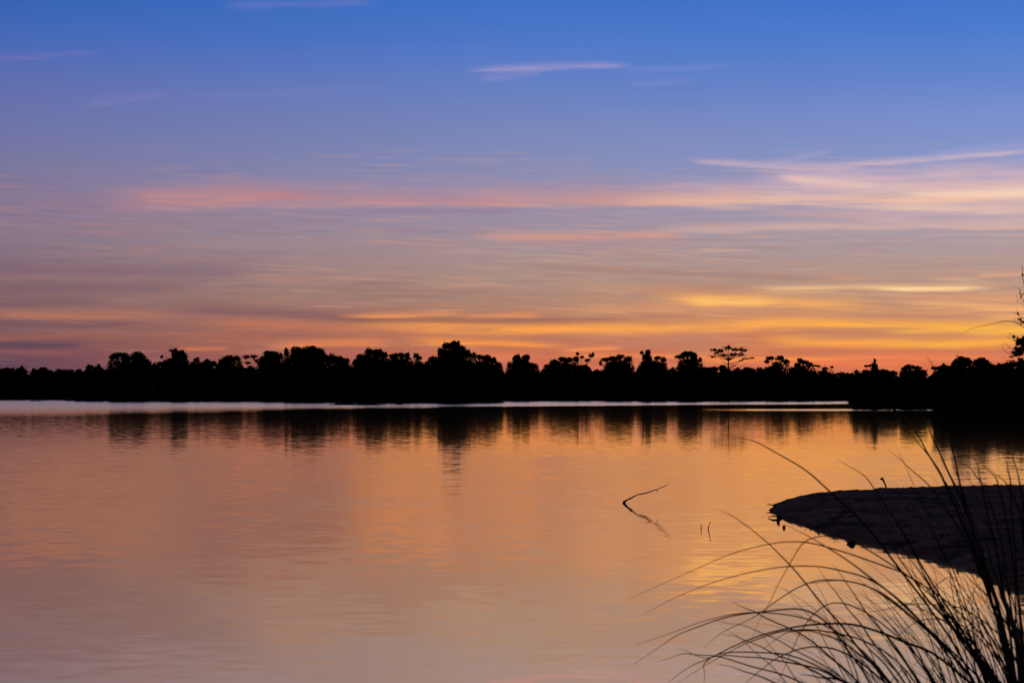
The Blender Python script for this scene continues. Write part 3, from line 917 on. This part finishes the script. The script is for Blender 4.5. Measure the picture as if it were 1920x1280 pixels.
# blades traced tip -> base in photograph pixels, thickness (px) at the base; each gets its own depth in the clump
ARCH = [
    ([(1172, 1125), (1266, 1082), (1353, 1044), (1412, 1025), (1462, 1014), (1500, 1014), (1537, 1022), (1599, 1040), (1662, 1063), (1703, 1082), (1790, 1140), (1880, 1240), (1950, 1400)], 3.6),
    ([(1205, 1150), (1287, 1111), (1370, 1082), (1453, 1065), (1528, 1061), (1578, 1067), (1620, 1080), (1662, 1107), (1703, 1144), (1766, 1203), (1850, 1290), (1920, 1420)], 4.2),
    ([(1351, 957), (1378, 969), (1445, 1019), (1482, 1061), (1537, 1127), (1578, 1173), (1620, 1223), (1665, 1280), (1740, 1420)], 4.8),
    ([(1472, 980), (1520, 1005), (1570, 1034), (1620, 1073), (1674, 1115), (1716, 1157), (1766, 1207), (1828, 1280), (1900, 1400)], 6.0),
    ([(1368, 1132), (1400, 1143), (1428, 1153), (1495, 1186), (1558, 1232), (1615, 1285), (1700, 1400)], 4.5),
    ([(1187, 1207), (1258, 1186), (1320, 1163), (1378, 1152), (1437, 1150), (1500, 1156), (1560, 1178), (1640, 1240), (1720, 1350), (1760, 1430)], 3.6),
    ([(1186, 1242), (1245, 1202), (1290, 1178), (1350, 1158), (1430, 1145), (1490, 1142), (1532, 1154), (1560, 1180), (1590, 1218), (1630, 1280), (1690, 1410)], 4.6),
    ([(1232, 1240), (1270, 1228), (1300, 1227), (1350, 1232), (1420, 1250), (1500, 1275), (1600, 1330), (1680, 1430)], 3.6),
    ([(1274, 1215), (1320, 1233), (1370, 1228), (1430, 1232), (1500, 1245), (1570, 1272), (1650, 1330), (1720, 1430)], 4.4),
    ([(1253, 1281), (1295, 1250), (1332, 1234), (1387, 1207), (1437, 1186), (1487, 1173), (1537, 1169), (1599, 1171), (1653, 1186), (1703, 1207), (1745, 1223), (1795, 1257), (1850, 1310), (1920, 1430)], 6.0),
    ([(1266, 1284), (1328, 1240), (1380, 1214), (1420, 1198), (1470, 1184), (1540, 1180), (1620, 1200), (1700, 1260), (1790, 1400)], 3.6),
    ([(1320, 1290), (1320, 1262), (1321, 1242), (1345, 1225), (1420, 1222), (1500, 1236), (1600, 1290), (1680, 1400)], 3.4),
    ([(1410, 1205), (1428, 1157), (1445, 1123), (1466, 1082), (1487, 1044), (1512, 1015), (1545, 1005), (1590, 1012), (1660, 1050), (1740, 1110), (1840, 1220), (1930, 1380)], 3.2),
    ([(1455, 1284), (1474, 1240), (1490, 1212), (1506, 1180), (1524, 1152), (1560, 1130), (1610, 1138), (1670, 1180), (1740, 1260), (1800, 1400)], 3.2),
    ([(1318, 1211), (1353, 1186), (1407, 1159), (1450, 1128), (1500, 1098), (1550, 1085), (1620, 1098), (1690, 1140), (1780, 1230), (1860, 1400)], 3.6),
    ([(1532, 1065), (1570, 1115), (1612, 1165), (1653, 1223), (1695, 1280), (1760, 1410)], 5.0),
    ([(1557, 1059), (1587, 1094), (1620, 1140), (1657, 1186), (1703, 1248), (1760, 1330), (1800, 1420)], 5.2),
    ([(1615, 1106), (1662, 1165), (1703, 1215), (1753, 1280), (1820, 1400)], 4.4),
    ([(1495, 1092), (1540, 1090), (1600, 1092), (1660, 1118), (1720, 1165), (1790, 1235), (1870, 1400)], 3.6),
    ([(1345, 1246), (1400, 1262), (1460, 1280), (1520, 1310), (1600, 1420)], 5.2),
    ([(1380, 1290), (1425, 1250), (1470, 1225), (1520, 1212), (1580, 1224), (1640, 1262), (1700, 1330), (1740, 1420)], 4.6),
    ([(1430, 1215), (1470, 1190), (1510, 1182), (1560, 1192), (1610, 1225), (1660, 1280), (1720, 1410)], 4.6),
    ([(1358, 1186), (1400, 1198), (1450, 1220), (1510, 1250), (1570, 1290), (1640, 1400)], 4.4),
    ([(1560, 1150), (1600, 1180), (1640, 1225), (1690, 1290), (1740, 1410)], 4.6),
    ([(1335, 1160), (1390, 1172), (1450, 1196), (1520, 1232), (1590, 1284), (1660, 1410)], 3.4),
    ([(1500, 1262), (1560, 1272), (1620, 1300), (1680, 1410)], 8.0),
]
UPR = [
    ([(1350, 812), (1400, 822), (1440, 838), (1500, 875), (1553, 919), (1620, 985), (1690, 1070), (1750, 1150), (1810, 1240), (1870, 1400)], 5.0),
    ([(1574, 859), (1612, 886), (1637, 915), (1680, 975), (1730, 1060), (1790, 1160), (1850, 1280), (1890, 1410)], 4.6),
    ([(1664, 842), (1703, 873), (1741, 909), (1785, 970), (1830, 1060), (1880, 1190), (1920, 1400)], 4.4),
    ([(1688, 768), (1721, 819), (1746, 859), (1771, 900), (1805, 980), (1845, 1090), (1880, 1210), (1915, 1420)], 7.0),
    ([(1728, 778), (1745, 810), (1766, 855), (1790, 908), (1826, 1005), (1866, 1120), (1905, 1270), (1930, 1420)], 7.0),
    ([(1659, 784), (1696, 806), (1727, 837), (1755, 875), (1790, 930), (1835, 1040), (1880, 1180), (1925, 1420)], 4.0),
    ([(1738, 669), (1748, 688), (1768, 750), (1782, 830), (1800, 905), (1830, 1010), (1870, 1160), (1915, 1400)], 5.0),
    ([(1798, 627), (1825, 614), (1860, 608), (1905, 607), (1950, 650), (1985, 800), (1990, 1000), (1980, 1420)], 2.2),
    ([(1776, 850), (1790, 875), (1802, 910), (1830, 1000), (1865, 1120), (1900, 1280), (1925, 1420)], 4.6),
    ([(1800, 862), (1825, 880), (1845, 910), (1870, 990), (1895, 1120), (1920, 1400)], 4.6),
    ([(1822, 846), (1835, 878), (1843, 912), (1862, 1010), (1885, 1130), (1910, 1290), (1930, 1420)], 5.4),
    ([(1838, 858), (1856, 885), (1872, 912), (1892, 1000), (1910, 1130), (1935, 1420)], 4.8),
    ([(1852, 872), (1872, 892), (1892, 915), (1915, 990), (1930, 1130), (1950, 1420)], 4.4),
    ([(1884, 846), (1890, 876), (1893, 910), (1900, 1000), (1912, 1130), (1935, 1420)], 5.0),
    ([(1896, 828), (1905, 870), (1915, 930), (1925, 1050), (1945, 1420)], 5.0),
    ([(1661, 1010), (1703, 1073), (1745, 1127), (1782, 1173), (1820, 1215), (1870, 1280), (1930, 1420)], 8.0),
    ([(1690, 1000), (1737, 1086), (1770, 1144), (1803, 1194), (1860, 1280), (1920, 1420)], 6.5),
    ([(1655, 985), (1720, 1065), (1752, 1120), (1782, 1170), (1825, 1230), (1880, 1300), (1940, 1420)], 6.0),
    ([(1845, 1000), (1866, 1073), (1882, 1127), (1899, 1173), (1916, 1236), (1950, 1420)], 15.0),
    ([(1803, 1070), (1830, 1098), (1860, 1130), (1895, 1180), (1930, 1260), (1960, 1420)], 6.0),
    ([(1806, 1072), (1822, 1110), (1842, 1170), (1870, 1230), (1900, 1300), (1930, 1420)], 5.0),
    ([(1720, 1120), (1760, 1140), (1800, 1176), (1850, 1240), (1900, 1330), (1930, 1420)], 5.0),
    ([(1640, 1130), (1700, 1132), (1750, 1150), (1800, 1190), (1860, 1270), (1910, 1420)], 4.0),
    ([(1590, 1160), (1660, 1142), (1720, 1130), (1790, 1136), (1850, 1170), (1910, 1250), (1950, 1420)], 3.4),
    ([(1660, 1215), (1700, 1178), (1750, 1160), (1810, 1175), (1860, 1220), (1900, 1300), (1920, 1420)], 3.6),
    ([(1890, 1010), (1880, 1080), (1886, 1150), (1900, 1230), (1915, 1420)], 6.0),
    ([(1846, 1180), (1836, 1215), (1846, 1250), (1866, 1300), (1900, 1420)], 4.0),
    ([(1776, 1180), (1800, 1230), (1830, 1290), (1880, 1420)], 6.0),
    ([(1822, 1096), (1822, 1150), (1830, 1215), (1850, 1300), (1880, 1420)], 4.0),
    ([(1900, 1090), (1905, 1150), (1908, 1220), (1915, 1300), (1925, 1420)], 9.0),
    ([(1750, 1058), (1760, 1110), (1790, 1180), (1840, 1260), (1890, 1420)], 3.6),
]


def blade_mesh(geo, pts2d, w, d0, d1, root, broken=0):
    n = len(pts2d)
    path = np.array(smooth_path([np.asarray(q) for q in pts2d], 30))
    m = len(path)
    sarr = np.linspace(0, 1, m)
    nrm = np.gradient(path, axis=0)
    nrm = np.stack([-nrm[:, 1], nrm[:, 0]], 1) / (np.linalg.norm(nrm, axis=1)[:, None] + 1e-9)
    wig = 1.6 * np.sin(sarr * rng.uniform(6, 14) + rng.uniform(0, 6)) + 0.9 * np.sin(sarr * rng.uniform(20, 34) + rng.uniform(0, 6))
    kk = rng.uniform(0.1, 0.7)
    wig = wig + rng.normal() * 5.0 * np.maximum(0, kk - sarr)        # a slight kink
    path = path + nrm * wig[:, None]
    w = w * 0.86
    if broken:                                   # a snapped tip hanging from the bend
        b_ = int(m * broken)
        ca, sa = math.cos(1.9), math.sin(1.9)
        v_ = (path[:b_] - path[b_]) * 0.6
        path[:b_] = path[b_] + np.stack([v_[:, 0] * ca + v_[:, 1] * sa, -v_[:, 0] * sa + v_[:, 1] * ca], 1)
    P3, Rr = [], []
    for i, q in enumerate(path):
        s = i / (m - 1)                       # 0 tip .. 1 base
        dd = d0 + (d1 - d0) * (1 - s)
        P3.append(np.array(at(q[0], q[1], dd)) - root)
        Rr.append((w * 0.5 * (0.12 + 0.88 * min(1.0, s * 1.5) ** 0.8)) / F * dd)
    # carry the blade down to the ground
    last = P3[-1]
    foot = last + (last - P3[-4]) * 0.5
    gz = 0.50 - root[2]
    foot = np.array([last[0] + (last[0] - P3[-4][0]) * 1.2, last[1] + 0.02, gz])
    P3 += [last * 0.5 + foot * 0.5 + np.array([0.0, 0, 0.03]), foot]
    Rr += [Rr[-1] * 1.05, Rr[-1] * 1.1]
    geo.tube(P3, Rr, 5)


def clump(name, label, blades, dc, group, cx, fill):
    root = np.array(at(cx, 1400, dc)); root[2] = 0.5
    e = empty(name, root, label, "grass", group)
    for pts, w in blades:
        gg = Geo()
        d0 = dc + rng.uniform(-0.25, 0.25)
        blade_mesh(gg, pts, w, d0, d0 + rng.uniform(-0.9, 0.9), root)
        gg.build("blade", M_BLADE, e, smooth=True)
    gg = Geo()
    for q in fill:
        d0 = dc + rng.uniform(-0.35, 0.35)
        blade_mesh(gg, q[0], q[1], d0, d0 + rng.uniform(-0.8, 0.8), root, rng.uniform(0.2, 0.45) if rng.uniform() < 0.16 else 0)
    gg.build("leaf_tuft", M_BLADE, e, smooth=True)
    return e


def filler(n, x0, x1, lean, length, droop, wlo=2.4, whi=4.6):
    out = []
    for _ in range(n):
        bx = rng.uniform(x0, x1)
        by_ = rng.uniform(1400, 1440)
        ang = math.radians(rng.normal(lean, 9))         # from vertical, to the left
        L = rng.uniform(*length)
        pts = []
        x, y, a = bx, by_, ang * 0.45
        st = L / 9
        dr = math.radians(rng.uniform(*droop)) / 9
        for i in range(10):
            pts.append((x, y))
            x -= math.sin(a) * st
            y -= math.cos(a) * st
            a += dr * (0.5 + 1.2 * i / 9)
        out.append((pts[::-1], rng.uniform(wlo, whi)))
    return out


clump("grass_clump", "arching grass clump at the lower right whose long blades droop left over the water", ARCH[:15], 6.2, 'tall grass clumps', 1850,
      filler(20, 1640, 1900, 50, (240, 460), (10, 75), 2.0, 3.6))
clump("grass_clump", "dense low grass clump at the bottom edge below the sandbank, blades crossing in a fan", ARCH[15:], 5.6, 'tall grass clumps', 1720,
      filler(44, 1560, 1900, 48, (190, 400), (5, 70), 1.8, 3.4))
clump("grass_clump", "tall upright grass clump crossing in front of the sandbank, tips against the orange water", UPR[:8] + UPR[15:18], 6.8, 'tall grass clumps', 1890,
      filler(14, 1760, 1930, 32, (330, 520), (8, 50), 2.2, 3.6))
clump("grass_clump", "thick dark grass clump at the right edge with the widest stems", UPR[8:15] + UPR[18:], 6.0, 'tall grass clumps', 1930,
      filler(46, 1830, 1990, 24, (220, 600), (5, 60), 1.8, 3.6))
